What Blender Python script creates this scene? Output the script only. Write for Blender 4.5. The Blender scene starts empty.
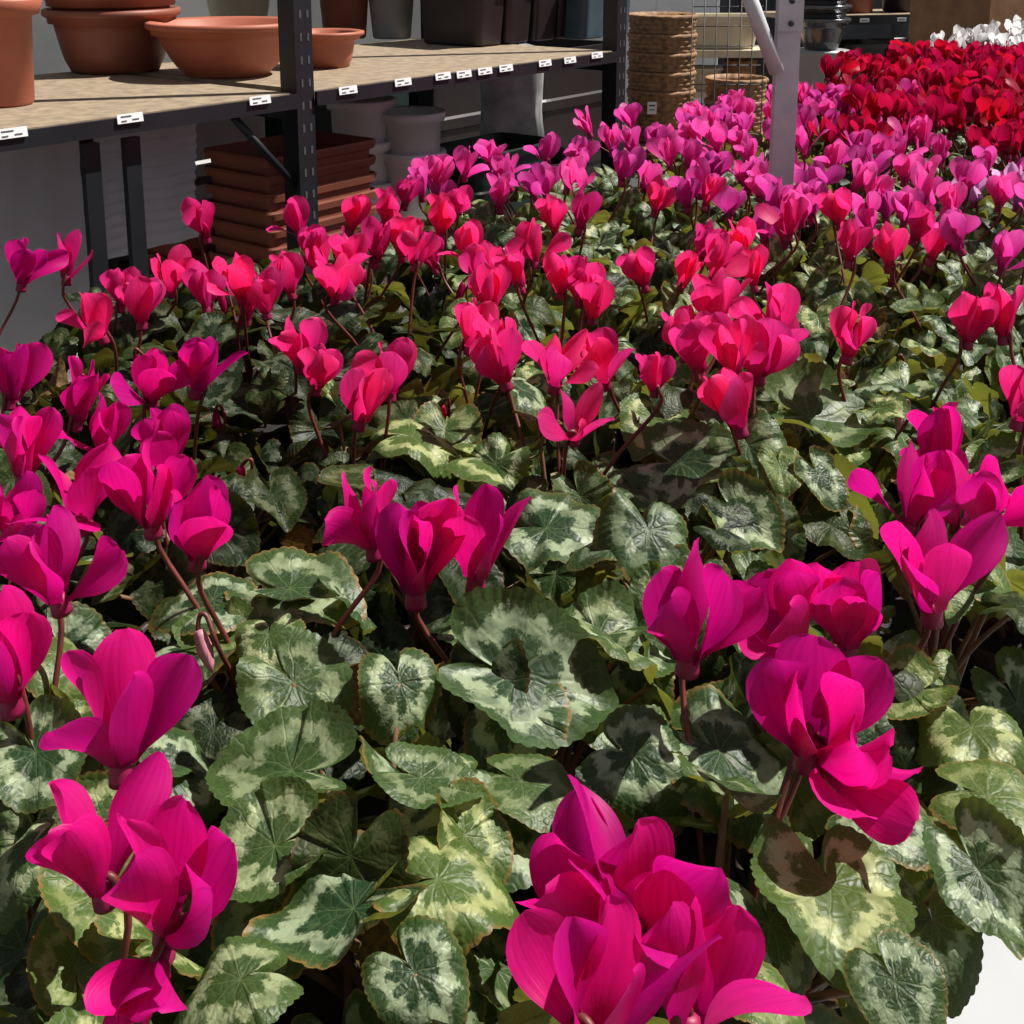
import bpy, math, random
from mathutils import Vector, Matrix
random.seed(7)
sc = bpy.context.scene
COL = sc.collection
sc.view_settings.view_transform = 'Standard'
PI = math.pi
R = math.radians
def rnd(a, b): return random.uniform(a, b)
def lerp(a, b, t): return a + (b - a) * t
def sstep(a, b, x):
    t = max(0.0, min(1.0, (x - a) / (b - a))); return t * t * (3 - 2 * t)

# ------------------------------------------------------------------ camera
F = 1200.0; PITCH = R(12); CZ = 1.32; PY0 = 195.0
cam = bpy.data.cameras.new('camera'); co = bpy.data.objects.new('camera', cam); COL.objects.link(co)
co.location = (0, 0, CZ); co.rotation_euler = (PI / 2 - PITCH, 0, 0)
cam.sensor_width = 36; cam.lens = 36 * F / 1024; cam.shift_y = -(512 - PY0) / 1024
cam.clip_start = 0.02
sc.camera = co
CAMP = Vector((0, 0, CZ))
FW = Vector((0, math.cos(PITCH), -math.sin(PITCH))); UP = Vector((0, math.sin(PITCH), math.cos(PITCH)))
def ray(px, py): return FW + Vector((1, 0, 0)) * ((px - 512) / F) + UP * ((PY0 - py) / F)
def on_z(px, py, z):
    d = ray(px, py); return CAMP + d * ((z - CZ) / d.z)
def at_y(px, py, Y):
    d = ray(px, py); return CAMP + d * (Y / d.y)
def proj(p):
    v = p - CAMP; t = v.dot(FW)
    if t < 0.05: return None
    return (512 + F * v.x / t, PY0 - F * v.dot(UP) / t, t)
ROT = math.atan2(0.7935, 0.6086)
DU = Vector((math.cos(ROT), math.sin(ROT), 0)); DN = Vector((-math.sin(ROT), math.cos(ROT), 0))
def W(u, n, z=0): return DU * u + DN * n + Vector((0, 0, z))
def on_n(px, py, n):
    d = ray(px, py); return CAMP + d * (n / d.dot(DN))

# ------------------------------------------------------------------ mesh helpers
class MB:
    def __init__(s): s.v = []; s.f = []; s.m = []; s.uv = []; s.sm = []
    def add(s, v, f, mi=0, uv=None, smooth=True):
        b = len(s.v); s.v += [tuple(p) for p in v]
        s.uv += (uv if uv else [(0, 0)] * len(v))
        for q in f: s.f.append([b + i for i in q]); s.m.append(mi); s.sm.append(smooth)
        return s
    def box(s, c, d, mi=0, rot=None):
        c = Vector(c); h = Vector(d) / 2; v = []
        for x in (-1, 1):
            for y in (-1, 1):
                for z in (-1, 1):
                    p = Vector((x * h.x, y * h.y, z * h.z))
                    if rot: p = rot @ p
                    v.append(c + p)
        s.add(v, [(0, 1, 3, 2), (4, 6, 7, 5), (0, 4, 5, 1), (2, 3, 7, 6), (0, 2, 6, 4), (1, 5, 7, 3)], mi, None, False)
        return s
    def loft(s, prof, e=2.0, seg=32, mi=0, c=(0, 0, 0), mod=None, smooth=True):
        v = []; f = []; k = len(prof)
        for i, (z, hx, hy) in enumerate(prof):
            for j in range(seg):
                a = 2 * PI * j / seg; ca, sa = math.cos(a), math.sin(a)
                g = mod(i, a) if mod else 1
                v.append((c[0] + hx * g * math.copysign(abs(ca) ** (2 / e), ca), c[1] + hy * g * math.copysign(abs(sa) ** (2 / e), sa), c[2] + z))
        for i in range(k - 1):
            for j in range(seg):
                j2 = (j + 1) % seg
                f.append((i * seg + j, i * seg + j2, (i + 1) * seg + j2, (i + 1) * seg + j))
        f.append(tuple(range(seg))[::-1]); f.append(tuple((k - 1) * seg + j for j in range(seg)))
        s.add(v, f, mi, None, smooth); return s
    def tube(s, pts, rad, sides=6, mi=0):
        n = len(pts); v = []; f = []
        ref = Vector((0.31, 0.87, 0.2))
        for i, p in enumerate(pts):
            a = pts[max(0, i - 1)]; b = pts[min(n - 1, i + 1)]
            t = (Vector(b) - Vector(a)).normalized()
            x = t.cross(ref)
            if x.length < 1e-4: x = t.cross(Vector((1, 0, 0)))
            x.normalize(); y = t.cross(x)
            r = rad[i] if isinstance(rad, (list, tuple)) else rad
            for j in range(sides):
                an = 2 * PI * j / sides
                v.append(Vector(p) + x * (r * math.cos(an)) + y * (r * math.sin(an)))
        for i in range(n - 1):
            for j in range(sides):
                j2 = (j + 1) % sides
                f.append((i * sides + j, i * sides + j2, (i + 1) * sides + j2, (i + 1) * sides + j))
        f.append(tuple(range(sides))[::-1]); f.append(tuple((n - 1) * sides + j for j in range(sides)))
        s.add(v, f, mi); return s
    def mesh(s, name, mats):
        me = bpy.data.meshes.new(name); me.from_pydata(s.v, [], s.f)
        ul = me.uv_layers.new(name='UVMap')
        for lp in me.loops: ul.data[lp.index].uv = s.uv[lp.vertex_index]
        for p, mi, sm in zip(me.polygons, s.m, s.sm): p.material_index = mi; p.use_smooth = sm
        for m in (mats if isinstance(mats, (list, tuple)) else [mats]): me.materials.append(m)
        me.update(); return me
def catmull(P, k=5):
    P = [Vector(p) for p in P]; out = []
    Q = [P[0] * 2 - P[1]] + P + [P[-1] * 2 - P[-2]]
    for i in range(1, len(Q) - 2):
        for j in range(k):
            t = j / k
            a, b, c, d = Q[i - 1], Q[i], Q[i + 1], Q[i + 2]
            out.append(0.5 * (2 * b + (c - a) * t + (2 * a - 5 * b + 4 * c - d) * t * t + (3 * b - a - 3 * c + d) * t ** 3))
    out.append(P[-1]); return out
def link(name, me, parent=None, M=None):
    o = bpy.data.objects.new(name, me); COL.objects.link(o)
    if parent: o.parent = parent
    if M is not None: o.matrix_basis = M
    return o
def tag(o, label, cat, group=None):
    o['label'] = label; o['category'] = cat
    if group: o['group'] = group
    return o
def empty(name, loc, rz=0):
    o = bpy.data.objects.new(name, None); COL.objects.link(o); o.location = loc; o.rotation_euler = (0, 0, rz); o.empty_display_size = 0.05
    return o

# ------------------------------------------------------------------ materials
def newmat(name):
    m = bpy.data.materials.new(name); m.use_nodes = True
    nt = m.node_tree; nt.nodes.clear()
    return m, nt
class NB:
    def __init__(s, nt): s.nt = nt
    def n(s, t, **k):
        x = s.nt.nodes.new(t)
        for a, b in k.items(): setattr(x, a, b)
        return x
    def l(s, a, b): s.nt.links.new(a, b)
    def set(s, sock, v):
        if hasattr(v, 'is_linked') or hasattr(v, 'links'): s.l(v, sock)
        else: sock.default_value = v
    def math(s, op, a, b=0.0, c=None, clamp=False):
        x = s.n('ShaderNodeMath', operation=op); x.use_clamp = clamp
        s.set(x.inputs[0], a); s.set(x.inputs[1], b)
        if c is not None: s.set(x.inputs[2], c)
        return x.outputs[0]
    def mix(s, f, a, b, mode='MIX'):
        x = s.n('ShaderNodeMix', data_type='RGBA', blend_type=mode)
        s.set(x.inputs[0], f); s.set(x.inputs[6], a); s.set(x.inputs[7], b)
        return x.outputs[2]
    def step(s, v, lo, hi, a=0.0, b=1.0):
        x = s.n('ShaderNodeMapRange', interpolation_type='SMOOTHSTEP')
        s.set(x.inputs[0], v); x.inputs[1].default_value = lo; x.inputs[2].default_value = hi
        x.inputs[3].default_value = a; x.inputs[4].default_value = b
        return x.outputs[0]
def rgb(r, g, b): return (r, g, b, 1)
def simple(name, col, rough=0.6, metal=0.0, var=0.25, scale=20, bump=0.0, col2=None, trans=0.0):
    m, nt = newmat(name); B = NB(nt)
    tc = B.n('ShaderNodeTexCoord'); no = B.n('ShaderNodeTexNoise'); no.inputs['Scale'].default_value = scale; no.inputs['Detail'].default_value = 6
    B.l(tc.outputs['Object'], no.inputs['Vector'])
    c2 = col2 or tuple(x * (1 - var) for x in col)
    ff = B.step(no.outputs[0], 0.3, 0.7)
    c = B.mix(ff, rgb(*col), rgb(*c2))
    p = B.n('ShaderNodeBsdfPrincipled'); B.l(c, p.inputs['Base Color']); p.inputs['Roughness'].default_value = rough; p.inputs['Metallic'].default_value = metal
    if bump:
        bp = B.n('ShaderNodeBump'); bp.inputs['Strength'].default_value = bump; bp.inputs['Distance'].default_value = 0.002
        B.l(no.outputs[0], bp.inputs['Height']); B.l(bp.outputs[0], p.inputs['Normal'])
    out = B.n('ShaderNodeOutputMaterial'); sh = p.outputs[0]
    if trans:
        t = B.n('ShaderNodeBsdfTranslucent'); B.l(c, t.inputs[0]); mx = B.n('ShaderNodeMixShader'); mx.inputs[0].default_value = trans
        B.l(p.outputs[0], mx.inputs[1]); B.l(t.outputs[0], mx.inputs[2]); sh = mx.outputs[0]
    B.l(sh, out.inputs[0]); return m

def petal_mat(name, col, deep, tip):
    m, nt = newmat(name); B = NB(nt)
    uv = B.n('ShaderNodeUVMap'); sep = B.n('ShaderNodeSeparateXYZ'); B.l(uv.outputs[0], sep.inputs[0])
    s = sep.outputs[1]
    oi = B.n('ShaderNodeObjectInfo')
    cmb = B.n('ShaderNodeCombineXYZ'); B.l(B.math('MULTIPLY', sep.outputs[0], 14), cmb.inputs[0]); B.l(B.math('MULTIPLY', s, 1.6), cmb.inputs[1]); B.l(B.math('MULTIPLY', oi.outputs['Random'], 30), cmb.inputs[2])
    no = B.n('ShaderNodeTexNoise'); no.inputs['Scale'].default_value = 1.0; no.inputs['Detail'].default_value = 4; B.l(cmb.outputs[0], no.inputs['Vector'])
    c = B.mix(B.step(s, 0.0, 0.42), rgb(*deep), rgb(*col))
    c = B.mix(B.math('MULTIPLY', B.step(s, 0.45, 1.0), 0.8), c, rgb(*tip))
    c = B.mix(B.math('MULTIPLY', B.step(no.outputs[0], 0.42, 0.68), 0.3), c, rgb(*deep))
    hs = B.n('ShaderNodeHueSaturation'); B.l(c, hs.inputs['Color'])
    B.l(B.math('ADD', 0.484, B.math('MULTIPLY', oi.outputs['Random'], 0.022)), hs.inputs['Hue'])
    B.l(B.math('ADD', 0.80, B.math('MULTIPLY', oi.outputs['Random'], 0.45)), hs.inputs['Value'])
    c = hs.outputs[0]
    p = B.n('ShaderNodeBsdfPrincipled'); B.l(c, p.inputs['Base Color']); p.inputs['Roughness'].default_value = 0.48; p.inputs['Specular IOR Level'].default_value = 0.28
    bp = B.n('ShaderNodeBump'); bp.inputs['Strength'].default_value = 0.3; bp.inputs['Distance'].default_value = 0.0009; B.l(no.outputs[0], bp.inputs['Height']); B.l(bp.outputs[0], p.inputs['Normal'])
    t = B.n('ShaderNodeBsdfTranslucent'); B.l(c, t.inputs[0])
    mx = B.n('ShaderNodeMixShader'); mx.inputs[0].default_value = 0.55; B.l(p.outputs[0], mx.inputs[1]); B.l(t.outputs[0], mx.inputs[2])
    out = B.n('ShaderNodeOutputMaterial'); B.l(mx.outputs[0], out.inputs[0]); return m

def leaf_mat(name, dark):
    m, nt = newmat(name); B = NB(nt)
    uv = B.n('ShaderNodeUVMap'); sep = B.n('ShaderNodeSeparateXYZ'); B.l(uv.outputs[0], sep.inputs[0])
    t, r = sep.outputs[0], sep.outputs[1]
    oi = B.n('ShaderNodeObjectInfo'); rd = oi.outputs['Random']
    tc = B.n('ShaderNodeTexCoord')
    add = B.n('ShaderNodeVectorMath', operation='ADD'); B.l(tc.outputs['Object'], add.inputs[0])
    cb = B.n('ShaderNodeCombineXYZ'); B.l(B.math('MULTIPLY', rd, 57.0), cb.inputs[0]); B.l(B.math('MULTIPLY', rd, 31.0), cb.inputs[2]); B.l(cb.outputs[0], add.inputs[1])
    no = B.n('ShaderNodeTexNoise'); no.inputs['Scale'].default_value = 6.5; no.inputs['Detail'].default_value = 8; no.inputs['Roughness'].default_value = 0.76; B.l(add.outputs[0], no.inputs['Vector'])
    no2 = B.n('ShaderNodeTexNoise'); no2.inputs['Scale'].default_value = 1.8; no2.inputs['Detail'].default_value = 2; B.l(add.outputs[0], no2.inputs['Vector'])
    no3 = B.n('ShaderNodeTexNoise'); no3.inputs['Scale'].default_value = 3.6; no3.inputs['Detail'].default_value = 4; no3.noise_dimensions = '4D'; no3.inputs['W'].default_value = 3.3; B.l(add.outputs[0], no3.inputs['Vector'])
    nz = B.math('SUBTRACT', no.outputs[0], 0.5)
    nz2 = B.math('SUBTRACT', no2.outputs[0], 0.5)
    tw = B.math('ADD', t, B.math('MULTIPLY', nz2, 0.14))
    tw = B.math('ADD', tw, B.math('MULTIPLY', nz, 0.02))
    fr = B.math('FRACT', B.math('ADD', B.math('MULTIPLY', tw, 9.0), 0.5))
    tri = B.math('MULTIPLY', B.math('ABSOLUTE', B.math('SUBTRACT', fr, 0.5)), 2.0)       # 0 on a vein, 1 between
    fr2 = B.math('FRACT', B.math('ADD', B.math('MULTIPLY', B.math('ADD', tw, B.math('MULTIPLY', nz, 0.04)), 27.0), 0.5))
    tri2 = B.math('MULTIPLY', B.math('ABSOLUTE', B.math('SUBTRACT', fr2, 0.5)), 0.66)
    b = B.math('ADD', r, B.math('MULTIPLY', nz, 0.70))
    b = B.math('ADD', b, B.math('MULTIPLY', nz2, 0.3))
    b = B.math('ADD', b, B.math('MULTIPLY', B.math('SUBTRACT', tri, 0.5), -0.15))
    band = B.math('MULTIPLY', B.step(b, 0.43, 0.53), B.step(b, 0.69, 0.79, 1.0, 0.0))
    band = B.math('MULTIPLY', band, B.step(no3.outputs[0], 0.36, 0.54, 0.42, 1.0))
    rd2 = B.math('FRACT', B.math('MULTIPLY', rd, 7.31)); rd3 = B.math('FRACT', B.math('MULTIPLY', rd, 13.7)); rd4 = B.math('FRACT', B.math('MULTIPLY', rd, 29.3))
    amt = B.step(rd3, 0.0, 0.8, 0.34, 0.95)
    band = B.math('MULTIPLY', band, amt)
    yel = B.step(rd2, 0.25, 1.0)
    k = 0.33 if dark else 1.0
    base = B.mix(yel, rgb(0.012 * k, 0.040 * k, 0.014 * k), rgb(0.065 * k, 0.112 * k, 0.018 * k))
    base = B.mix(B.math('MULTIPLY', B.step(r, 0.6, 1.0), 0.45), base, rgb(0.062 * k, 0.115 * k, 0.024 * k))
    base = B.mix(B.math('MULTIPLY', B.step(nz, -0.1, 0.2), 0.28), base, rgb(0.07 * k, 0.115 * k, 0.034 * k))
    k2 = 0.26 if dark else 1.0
    silver = B.mix(yel, rgb(0.36 * k2, 0.44 * k2, 0.27 * k2), rgb(0.48 * k2, 0.51 * k2, 0.22 * k2))
    c = B.mix(B.math('MULTIPLY', band, 0.9), base, silver)
    vw = B.math('MULTIPLY', tri, r); vw2 = B.math('MULTIPLY', tri2, r)
    vein = B.math('MULTIPLY', B.step(vw, 0.006, 0.026, 1.0, 0.0), B.step(r, 0.6, 0.95, 0.30, 0.10))
    vein2 = B.math('MULTIPLY', B.math('MULTIPLY', B.step(vw2, 0.005, 0.025, 1.0, 0.0), B.step(r, 0.35, 0.5)), 0.15)
    vo = B.n('ShaderNodeTexVoronoi', feature='DISTANCE_TO_EDGE'); vo.inputs['Scale'].default_value = 8.0; B.l(add.outputs[0], vo.inputs['Vector'])
    ret = B.step(vo.outputs['Distance'], 0.0, 0.05, 1.0, 0.0)
    vein = B.math('MAXIMUM', B.math('MAXIMUM', vein, vein2), B.math('MULTIPLY', ret, 0.15))
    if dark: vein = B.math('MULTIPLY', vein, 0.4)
    c = B.mix(vein, c, rgb(0.27, 0.33, 0.14))
    edge = B.math('MULTIPLY', B.step(B.math('ADD', r, B.math('MULTIPLY', nz, 0.3)), 0.92, 1.0), B.step(rd4, 0.25, 0.9))
    c = B.mix(B.math('MULTIPLY', edge, 0.9), c, rgb(0.24 * k, 0.13 * k, 0.035 * k))
    geo = B.n('ShaderNodeNewGeometry')
    under = B.mix(B.step(B.math('ADD', no2.outputs[0], B.math('MULTIPLY', B.math('SUBTRACT', rd2, .5), .35)), 0.5, 0.72), rgb(0.24 * k, 0.26 * k, 0.05 * k), rgb(0.17 * k, 0.06 * k, 0.035 * k))
    under = B.mix(vein, under, rgb(0.36 * k, 0.34 * k, 0.13 * k))
    c = B.mix(geo.outputs['Backfacing'], c, under)
    p = B.n('ShaderNodeBsdfPrincipled'); B.l(c, p.inputs['Base Color']); p.inputs['Roughness'].default_value = 0.44; p.inputs['Specular IOR Level'].default_value = 0.20 if dark else 0.36
    hgt = B.math('ADD', B.math('MULTIPLY', B.step(vo.outputs['Distance'], 0.0, 0.3), 0.45), B.math('MULTIPLY', B.step(vw, 0.0, 0.10), 0.8))
    bp = B.n('ShaderNodeBump'); bp.inputs['Strength'].default_value = 0.35; bp.inputs['Distance'].default_value = 0.001; B.l(hgt, bp.inputs['Height']); B.l(bp.outputs[0], p.inputs['Normal'])
    tr = B.n('ShaderNodeBsdfTranslucent'); B.l(B.mix(0.5, c, rgb(0.32 * k, 0.35 * k, 0.03 * k)), tr.inputs[0])
    mx = B.n('ShaderNodeMixShader'); mx.inputs[0].default_value = 0.28; B.l(p.outputs[0], mx.inputs[1]); B.l(tr.outputs[0], mx.inputs[2])
    out = B.n('ShaderNodeOutputMaterial'); B.l(mx.outputs[0], out.inputs[0]); return m

PM = {
 'magenta': petal_mat('magenta_petal', (0.70, 0.003, 0.22), (0.38, 0.0, 0.10), (0.82, 0.010, 0.29)),
 'hotpink': petal_mat('hot_pink_petal', (0.84, 0.018, 0.185), (0.48, 0.001, 0.08), (0.94, 0.05, 0.27)),
 'orchid': petal_mat('orchid_pink_petal', (0.76, 0.04, 0.33), (0.46, 0.008, 0.17), (0.86, 0.12, 0.47)),
 'red': petal_mat('deep_red_petal', (0.46, 0.003, 0.030), (0.18, 0.0, 0.010), (0.58, 0.007, 0.05)),
 'white': petal_mat('white_petal', (0.75, 0.74, 0.74), (0.6, 0.5, 0.55), (0.8, 0.8, 0.8)),
 'lilac': petal_mat('lilac_petal', (0.64, 0.28, 0.56), (0.42, 0.09, 0.36), (0.74, 0.47, 0.70)),
}
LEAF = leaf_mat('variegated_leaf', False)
LEAF_SHADE = leaf_mat('painted_shade_leaf', True)  # same leaf with its colours darkened to stand in for shade
DRY = simple('withered_leaf', (0.22, 0.125, 0.035), 0.8, var=0.7, scale=6, bump=0.3, trans=0.15)
STALK = simple('red_brown_stalk', (0.16, 0.03, 0.025), 0.5, var=0.4, scale=60)
LSTALK = simple('leaf_stalk', (0.20, 0.10, 0.05), 0.5, var=0.4, scale=60)
CALYX = simple('flower_nose', (0.30, 0.004, 0.07), 0.5)
BUDM = simple('pale_bud', (0.55, 0.22, 0.28), 0.5, var=0.3, scale=100)
POTM = simple('brown_plastic_pot', (0.035, 0.02, 0.016), 0.5)
SOIL = simple('dark_soil', (0.012, 0.008, 0.006), 0.95, bump=1.0, scale=150)
WHITE = simple('white_painted_metal', (0.42, 0.43, 0.45), 0.5, var=0.06)
GREYTOP = simple('dark_bench_tray', (0.02, 0.02, 0.02), 0.7)
BLACK = simple('black_steel', (0.010, 0.012, 0.016), 0.45, var=0.3)
SLOT = simple('slot_grey', (0.07, 0.07, 0.08), 0.7)
GALV = simple('galvanised_steel', (0.66, 0.66, 0.70), 0.5, 0.1, var=0.14, scale=35)
HOLE = simple('bolt_dark', (0.05, 0.05, 0.06), 0.5)
WOOD = simple('pale_chipboard', (0.33, 0.25, 0.17), 0.7, var=0.35, scale=45, bump=0.1)
TERRA = simple('terracotta_plastic', (0.40, 0.115, 0.063), 0.55, var=0.18, scale=12)
TERRA_T = simple('trough_terracotta', (0.26, 0.075, 0.042), 0.6, var=0.2, scale=12)
TERRA_D = simple('brown_terracotta', (0.25, 0.075, 0.046), 0.5, var=0.2, scale=12)
DARKP = simple('dark_brown_plastic', (0.018, 0.012, 0.014), 0.4)
BLUEP = simple('slate_blue_plastic', (0.06, 0.10, 0.13), 0.4)
GREENP = simple('dark_green_plastic', (0.006, 0.022, 0.020), 0.4)
WHITEP = simple('white_plastic', (0.88, 0.90, 0.92), 0.35, var=0.05, scale=8, trans=0.2)
GREYP = simple('grey_plastic', (0.32, 0.33, 0.34), 0.4, var=0.15, scale=8)
SHEET = simple('translucent_sheet', (0.70, 0.73, 0.77), 0.4, var=0.12, scale=6, trans=0.3)
CREAM = simple('cream_ceramic', (0.66, 0.58, 0.42), 0.5, var=0.15)
WICK = simple('brown_wicker', (0.38, 0.205, 0.095), 0.7, var=0.6, scale=60, bump=0.6)
WRAP = simple('clear_wrap', (0.60, 0.62, 0.64), 0.2, var=0.5, scale=15, trans=0.3)
METALP = simple('pewter_glazed_pot', (0.16, 0.16, 0.17), 0.22, 0.7)
PLY = simple('plywood', (0.30, 0.15, 0.065), 0.7, var=0.35, scale=14)
PAPER = simple('white_paper', (0.82, 0.83, 0.85), 0.6, var=0.04)
INK = simple('grey_ink', (0.12, 0.12, 0.12), 0.7)
CONC = simple('concrete_floor', (0.22, 0.21, 0.20), 0.85, var=0.3, scale=4, bump=0.2)
WALLM = simple('grey_wall', (0.14, 0.145, 0.15), 0.8, var=0.5, scale=1.5)

# ------------------------------------------------------------------ setting
o = link('floor', MB().box((0, 0, -0.05), (24, 24, 0.1)).mesh('floor', CONC)); o['kind'] = 'structure'; o.location = (2, 4, 0)
o = link('wall_back', MB().box((0, 0, 1.6), (16, 0.15, 3.2)).mesh('wall_back', WALLM)); o['kind'] = 'structure'; o.location = W(2.0, 4.6); o.rotation_euler = (0, 0, ROT)
o = link('wall_far', MB().box((0, 0, 1.6), (0.15, 10, 3.2)).mesh('wall_far', WALLM)); o['kind'] = 'structure'; o.location = W(9.6, 0.4); o.rotation_euler = (0, 0, ROT)

# ------------------------------------------------------------------ bench
BZ = 0.75
b = tag(empty('display_bench', W(2.2, 0.6405, 0), ROT), 'long low display bench with white painted rim carrying all the cyclamen', 'bench')
LB = 4.6; WB = 0.985
link('bench_top', MB().box((0, 0, BZ - 0.012), (LB, WB, 0.02)).mesh('bench_top', GREYTOP), b)
for s in (-1, 1):
    link('rim', MB().box((0, s * (WB / 2 + 0.0245), BZ + 0.012), (LB + 0.05, 0.047, 0.07)).mesh('rim', WHITE), b)
    link('rim', MB().box((s * (LB / 2 + 0.012), 0, BZ + 0.012), (0.024, WB - 0.002, 0.07)).mesh('rim', WHITE), b)
    for x in (-LB / 2 + 0.1, 0, LB / 2 - 0.1):
        link('leg', MB().box((x, s * (WB / 2 - 0.06), (BZ - 0.022) / 2), (0.05, 0.05, BZ - 0.022)).mesh('leg', WHITE), b)

# galvanised post standing in the bench
PB = at_y(780, 195, 1.64); PB.z = BZ
g = tag(empty('support_post', PB, R(4)), 'square galvanised steel post rising from the cyclamen with a diagonal brace', 'post')
link('post_tube', MB().box((0, 0, 0.45), (0.032, 0.014, 0.9)).mesh('post_tube', GALV), g)
link('base_plate', MB().box((0, 0, 0.004), (0.08, 0.07, 0.008)).mesh('base_plate', GALV), g)
bt = at_y(738, -28, 1.62) - PB; bb = at_y(776, 72, 1.628) - PB
link('brace', MB().tube([bb, (bb + bt) / 2, bt], 0.0105, 12).mesh('brace', GALV), g)
link('bracket', MB().box((0, -0.0095, 0.475), (0.034, 0.006, 0.05)).mesh('bracket', GALV), g)
for z in (0.46, 0.49): link('bolt', MB().loft([(-0.003, .004, .004), (0.002, .004, .004), (0.003, .003, .003)], seg=12).mesh('bolt', HOLE), g, Matrix.Translation((0, -0.013, z)) @ Matrix.Rotation(PI / 2, 4, 'X'))

# ------------------------------------------------------------------ plant meshes
def leaf_mesh(name, seg, rings, seed, mat=None, wild=1.0):
    rr = random.Random(seed)
    ph = [rr.uniform(0, 6.28) for _ in range(6)]
    gap = rr.uniform(0.02, 0.09); cupv = rr.uniform(-0.40, 0.30) * wild; fold = rr.uniform(0.0, 0.40) * wild; rip = rr.uniform(0.04, 0.13) * wild; tipd = rr.uniform(-0.5, 0.08) * wild; curl = rr.uniform(-.14, .28) * wild
    asym = rr.uniform(-0.06, 0.06); wd = rr.uniform(.90, 1.05); sd = rr.uniform(-.04, .08)
    keys = [(0, 1.13), (0.10, 1.08), (0.3, 0.99), (0.65, 0.90), (1.1, 0.84), (1.6, 0.81), (2.1, 0.82), (2.45, 0.86), (2.66 - sd, 0.87), (2.80 - sd, .82), (2.90 - sd, .72), (2.98 - sd, .56), (3.05 - sd, .38), (3.15, .20)]
    def rad(th):
        a = abs(th)
        for (a0, r0), (a1, r1) in zip(keys, keys[1:]):
            if a <= a1:
                q = (a - a0) / (a1 - a0); r = lerp(r0, r1, q); break
        else: r = keys[-1][1]
        return r * (1 + asym * math.sin(th)) * (1 + 0.018 * math.sin(3 * th + ph[0]))
    v = []; f = []; uv = []
    for j in range(seg + 1):
        th = -PI + gap + (2 * PI - 2 * gap) * j / seg
        Rr = rad(th) * (1 + 0.038 * abs(math.sin(th * 18 + 0.4)) - 0.019)
        for i in range(rings + 1):
            q = i / rings; r = Rr * max(q, 0.004)
            x = r * math.sin(th) * wd; y = r * math.cos(th)
            z = cupv * r * r + fold * abs(x) * (0.6 if y > 0 else 1) + rip * q * q * math.sin(4 * th + ph[1]) + 0.4 * rip * q * q * math.sin(7 * th + ph[2]) + tipd * max(0, y) ** 2 * 0.8 - curl * q ** 6 * (1 + .8 * math.sin(3 * th + ph[3])) - 0.012 * q * math.cos(9 * th)
            v.append((x, y, z)); uv.append((th / (2 * PI) + 0.5, q))
    n = rings + 1
    for j in range(seg):
        for i in range(rings):
            f.append((j * n + i, (j + 1) * n + i, (j + 1) * n + i + 1, j * n + i + 1))
    me = MB().add(v, f, 0, uv).mesh(name, mat or LEAF)
    if sum(p.normal.z for p in me.polygons) < 0: me.flip_normals()
    return me
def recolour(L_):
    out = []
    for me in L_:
        c = me.copy(); c.materials.clear(); c.materials.append(LEAF_SHADE); out.append(c)
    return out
LEAF_HI = [leaf_mesh('leaf', 144, 9, s) for s in range(18)]; LEAF_HI_SHADE = recolour(LEAF_HI)
LEAF_HERO = [leaf_mesh('leaf', 144, 9, s + 200, wild=.9) for s in range(14)]
LEAF_LO = [leaf_mesh('leaf', 64, 5, s + 50) for s in range(10)]; LEAF_LO_SHADE = recolour(LEAF_LO)
LEAF_DRY = [leaf_mesh('leaf', 68, 7, s + 90, DRY, 2.4) for s in range(5)]

PROF = [(0, .26), (.10, .29), (.20, .41), (.34, .68), (.48, .90), (.62, 1.0), (.75, .99), (.85, .87), (.925, .67), (.97, .45), (1, .18)]
def half(s):
    for (a, x), (b_, y) in zip(PROF, PROF[1:]):
        if s <= b_:
            q = (s - a) / (b_ - a); return lerp(x, y, q)
    return 0.1
def petal_geo(mb, L, Wd, tilt, rec, twist, cup, az, nu, nv, rr):
    v = []; f = []; uv = []
    r = 0.0045; z = 0.0; ph = rr.uniform(0, 6.28)
    ca, sa = math.cos(az), math.sin(az)
    for i in range(nv + 1):
        s = i / nv
        a = lerp(R(85), tilt, sstep(0, .11, s)) + rec * (s - .15) * (1 if s > .15 else 0)
        if i: r += math.sin(a) * L / nv; z += math.cos(a) * L / nv
        T = Vector((math.sin(a), 0, math.cos(a))); N_ = Vector((-math.cos(a), 0, math.sin(a))); E = Vector((0, 1, 0))
        tw = twist * s; lat = E * math.cos(tw) + N_ * math.sin(tw); nr = N_ * math.cos(tw) - E * math.sin(tw)
        h = half(s) * Wd / 2
        for j in range(nu + 1):
            w = 2 * j / nu - 1
            p = Vector((r, 0, z)) + lat * (w * h * (1 - .12 * cup * w * w)) + nr * (cup * w * w * h + 0.0014 * math.sin(8 * s + ph + 2 * w) * abs(w) * s)
            v.append((p.x * ca - p.y * sa, p.x * sa + p.y * ca, p.z)); uv.append((w * .5 + .5, s))
    n = nu + 1
    for i in range(nv):
        for j in range(nu): f.append((i * n + j, i * n + j + 1, (i + 1) * n + j + 1, (i + 1) * n + j))
    mb.add(v, f, 0, uv)
def petal_params(rr, tl=None):
    tl = tl if tl is not None else rr.choice([3, 5, 8, 11, 14, 19, 27, 42])
    t = R(tl + rr.uniform(-2, 3))
    return dict(L=rr.uniform(.044, .057), Wd=rr.uniform(.025, .032), tilt=t, rec=R(rr.uniform(-12, 16) if tl < 20 else rr.uniform(0, 36)), twist=R(rr.uniform(35, 100) * rr.choice([1, 1, 1, -1])), cup=rr.uniform(-.20, .50))
PETALS = {}; HEADS = {}; THROAT = {}; BUDS = {}
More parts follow.
